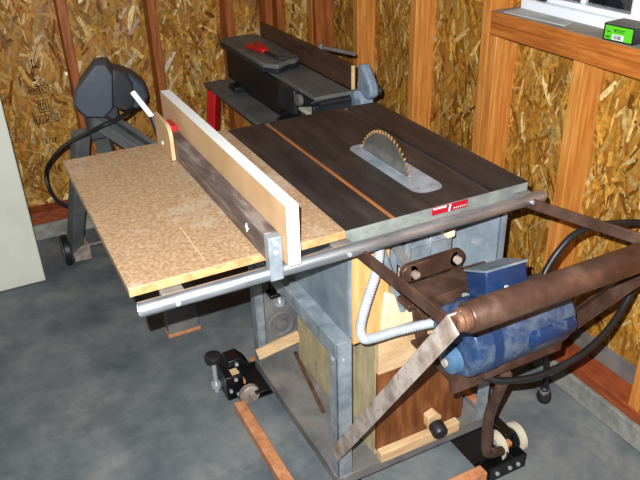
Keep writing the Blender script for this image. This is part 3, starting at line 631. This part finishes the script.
# top frame
part('top_frame', MB().box(x0 - 0.002, x0 + 0.001, y0, y1, ZS - 0.042, ZS), 'galvanized', s, 0.0008)
part('top_frame', MB().box(x0 - 0.002, x0 + 0.042, y0, y1, ZS, ZS + 0.003), 'galvanized', s, 0.0008)
part('top_frame', MB().box(x1 - 0.001, x1 + 0.002, y0, y1, ZS - 0.042, ZS).box(x1 - 0.042, x1 + 0.002, y0, y1, ZS, ZS + 0.003), 'galvanized', s, 0.0008)
part('top_frame', MB().box(x0, x1, y1 - 0.001, y1 + 0.002, ZS - 0.042, ZS), 'galvanized', s, 0.0008)
# bottom frame and shelf
part('bottom_frame', MB().box(x0 - 0.003, x0, y0, y1, ZB, ZB + 0.034), 'dull_steel', s, 0.0008)
part('bottom_frame', MB().box(x0, x1, y0 - 0.003, y0, ZB, ZB + 0.034), 'dull_steel', s, 0.0008)
part('bottom_frame', MB().box(x1, x1 + 0.003, y0, y1, ZB, ZB + 0.034).box(x0, x1, y1, y1 + 0.003, ZB, ZB + 0.034), 'dull_steel', s, 0.0008)
part('bottom_shelf', MB().box(x0 + 0.004, x1 - 0.004, y0 + 0.004, y1 - 0.004, ZB + 0.016, ZB + 0.024), 'dull_steel', s, 0.0008)
part('rusty_strip', MB().bar((-0.335, 0.64, 0.090), (-0.385, 0.33, 0.090), 0.012, 0.005), 'rust_orange', s)
part('wood_lath', MB().bar((-0.480, 0.615, 0.150), (-0.335, 0.60, 0.185), 0.012, 0.040), 'pale_wood', s, 0.001)
# inner wooden box
part('box_side', MB().box(-0.338, -0.326, 0.112, 0.60, 0.089, 0.53), 'green_plywood', s, 0.001)
part('box_back', MB().box(-0.338, -0.050, 0.098, 0.111, 0.115, 0.385), 'brown_board', s, 0.001, 'dark brown rear board')
part('box_back_upper', MB().box(-0.338, -0.05, 0.098, 0.111, 0.386, 0.56), 'pale_wood', s, 0.001)
part('box_cleat', MB().box(-0.338, -0.072, 0.074, 0.098, 0.089, 0.124), 'pale_wood', s, 0.002)
part('box_side', MB().box(-0.062, -0.050, 0.112, 0.60, 0.089, 0.53), 'green_plywood', s, 0.001)
part('knob_block', MB().prism([(-0.185, 0.097, 0.150), (-0.150, 0.097, 0.150), (-0.140, 0.097, 0.178), (-0.160, 0.097, 0.200), (-0.188, 0.097, 0.190)], (0, -0.025, 0)), 'pale_wood', s, 0.002)
kn = part('clamp_knob', MB().lathe((-0.165, 0.072, 0.163), (-0.1, -1, -0.25), [(0, .010), (.003, .020), (.010, .023), (.034, .023), (.040, .019), (.042, .008)], 16), 'black_plastic', s, label='black round knob')
# switch plate on the far side
sp = part('switch_plate', MB().box(-0.428, -0.27, 0.652, 0.658, 0.10, 0.50), 'dull_steel', s, 0.001)
part('handwheel_boss', MB().lathe((-0.375, 0.652, 0.215), (0, -1, 0), [(0, .05), (.004, .05), (.006, .044), (.003, .036), (.003, .022), (.014, .020), (.016, .01)], 26), 'dull_steel', sp)
part('switch_bracket', MB().box(-0.42, -0.33, 0.615, 0.652, 0.345, 0.358).box(-0.41, -0.34, 0.63, 0.652, 0.36, 0.43), 'black_paint', sp, 0.003)
part('bracket_bolt', MB().cyl((-0.385, 0.628, 0.305), (-0.385, 0.628, 0.41), 0.007, 10).cyl((-0.385, 0.628, 0.312), (-0.385, 0.628, 0.325), 0.020, 14), 'chrome', sp)

# ================================================================== RIP FENCE (rests on the table)
f = thing('rip_fence', (-0.66, 0.30, 0.90), 'rip fence of dark steel bar faced with a tan board edged in white', 'rip fence')
part('steel_bar', MB().box(-0.677, -0.6495, -0.030, 0.700, 0.9008, 0.958), 'fence_bar', f, 0.002)
fb = MB().box(-0.6485, -0.623, -0.075, 0.736, 0.9008, 1.027)
fb.mi = [0, 1, 1, 0, 1, 0]
part('face_board', fb, ['mdf', 'white_paint'], f, 0.0, 'tan fence board with white painted edges')
fh = part('clamp_head', MB().prism([(-0.678, y, z) for y, z in [(-0.0305, 0.957), (-0.053, 0.957), (-0.054, 0.862), (-0.0455, 0.862), (-0.0455, 0.886), (-0.040, 0.8865), (-0.0305, 0.886)]], (0.0285, 0, 0)), 'galvanized', f, 0.003, 'cast grey clamp head')
for z in (0.945, 0.925): part('clamp_screw', MB().cyl((-0.664, -0.053, z), (-0.664, -0.056, z), 0.005, 10), 'chrome', fh)
for y in (0.06,): part('star_washer', MB().prism([(-0.6772, y + r * math.cos(a), 0.93 + r * math.sin(a)) for k in range(8) for r, a in ((0.010 if k % 2 == 0 else 0.004, k * PI / 4),)], (-0.0015, 0, 0)), 'white_label', f)
part('plywood_tab', MB().prism([(-0.678, y, z) for y, z in [(0.680, 0.9008), (0.680, 0.992), (0.575, 0.992), (0.560, 0.988), (0.549, 0.976), (0.545, 0.960), (0.545, 0.9008)]], (-0.010, 0, 0)), 'mdf', f, 0.001)
part('tab_bolt', MB().cyl((-0.688, 0.62, 0.925), (-0.693, 0.62, 0.925), 0.007, 10), 'chrome', f)
part('lock_lever', MB().cyl((-0.684, 0.705, 0.965), (-0.718, 0.755, 1.030), 0.0075, 14), 'bright_rod', f, label='polished lock lever')
part('lever_pivot', MB().cyl((-0.676, 0.694, 0.910), (-0.686, 0.708, 0.972), 0.010, 12), 'black_plastic', f)
part('red_tab', MB().box(-0.676, -0.650, 0.60, 0.66, 0.958, 0.972), 'red_paint', f, 0.002)

# ================================================================== SMALL THINGS ON THE SILL
pp = solo('paper_sheet', MB().prism([(0.385, 0.585, 1.1403), (0.400, 0.345, 1.1403), (0.452, 0.37, 1.1403), (0.455, 0.592, 1.1403)], (0, 0, 0.003)), 'paper', (0.42, 0.47, 1.1403), 0.0008)
tag(pp, 'folded greyish paper lying on the wooden window sill', 'paper')
bxr = thing('carton', (0.425, 0.11, 1.140), 'small green and black cardboard box with a barcode on the window sill', 'box')
C0 = Vector((0.378, 0.190, 1.140)); dL = Vector((0.010, -0.090, 0)); dW = Vector((0.075, 0.008, 0))
part('box_body', MB().prism([C0, C0 + dL, C0 + dL + dW, C0 + dW], (0, 0, 0.042)), 'box_dark', bxr, 0.001)
nrm = Vector((-1, -0.107, 0)).normalized()
def face_rect(u0, u1, z0, z1, off, th=0.0006):
    p = C0 + nrm * off
    a = p + dL * u0; b = p + dL * u1
    return MB().prism([(a.x, a.y, 1.14 + z0), (b.x, b.y, 1.14 + z0), (b.x, b.y, 1.14 + z1), (a.x, a.y, 1.14 + z1)], nrm * th)
part('top_flap', MB().prism([C0 + Vector((0, 0, .042)), C0 + dL + Vector((0, 0, .042)), C0 + dL + dW + Vector((0, 0, .042)), C0 + dW + Vector((0, 0, .042))], (0, 0, 0.001)), 'box_card', bxr)
lb = part('label_panel', face_rect(0.06, 0.94, 0.004, 0.038, 0.0), 'label_green', bxr)
part('barcode_label', face_rect(0.32, 0.68, 0.005, 0.018, 0.0007), 'white_label', lb)
bcm = MB(); rnd = random.Random(5); u = 0.37
while u < 0.62:
    wd = rnd.uniform(.008, .022); q = face_rect(u, u + wd, 0.0065, 0.0165, 0.0014, 0.0003); bcm.add(q.v, q.f); u += wd + rnd.uniform(.008, .016)
part('barcode_print', bcm, 'box_dark', lb)
pm = MB()
for u0, u1, z0, z1 in ((0.38, 0.70, 0.0285, 0.0305), (0.40, 0.68, 0.0245, 0.0260), (0.36, 0.40, 0.0235, 0.031), (0.10, 0.24, 0.008, 0.012), (0.12, 0.24, 0.022, 0.025)):
    q = face_rect(u0, u1, z0, z1, 0.0007, 0.0003); pm.add(q.v, q.f)
part('label_print', pm, 'dark_green', lb)
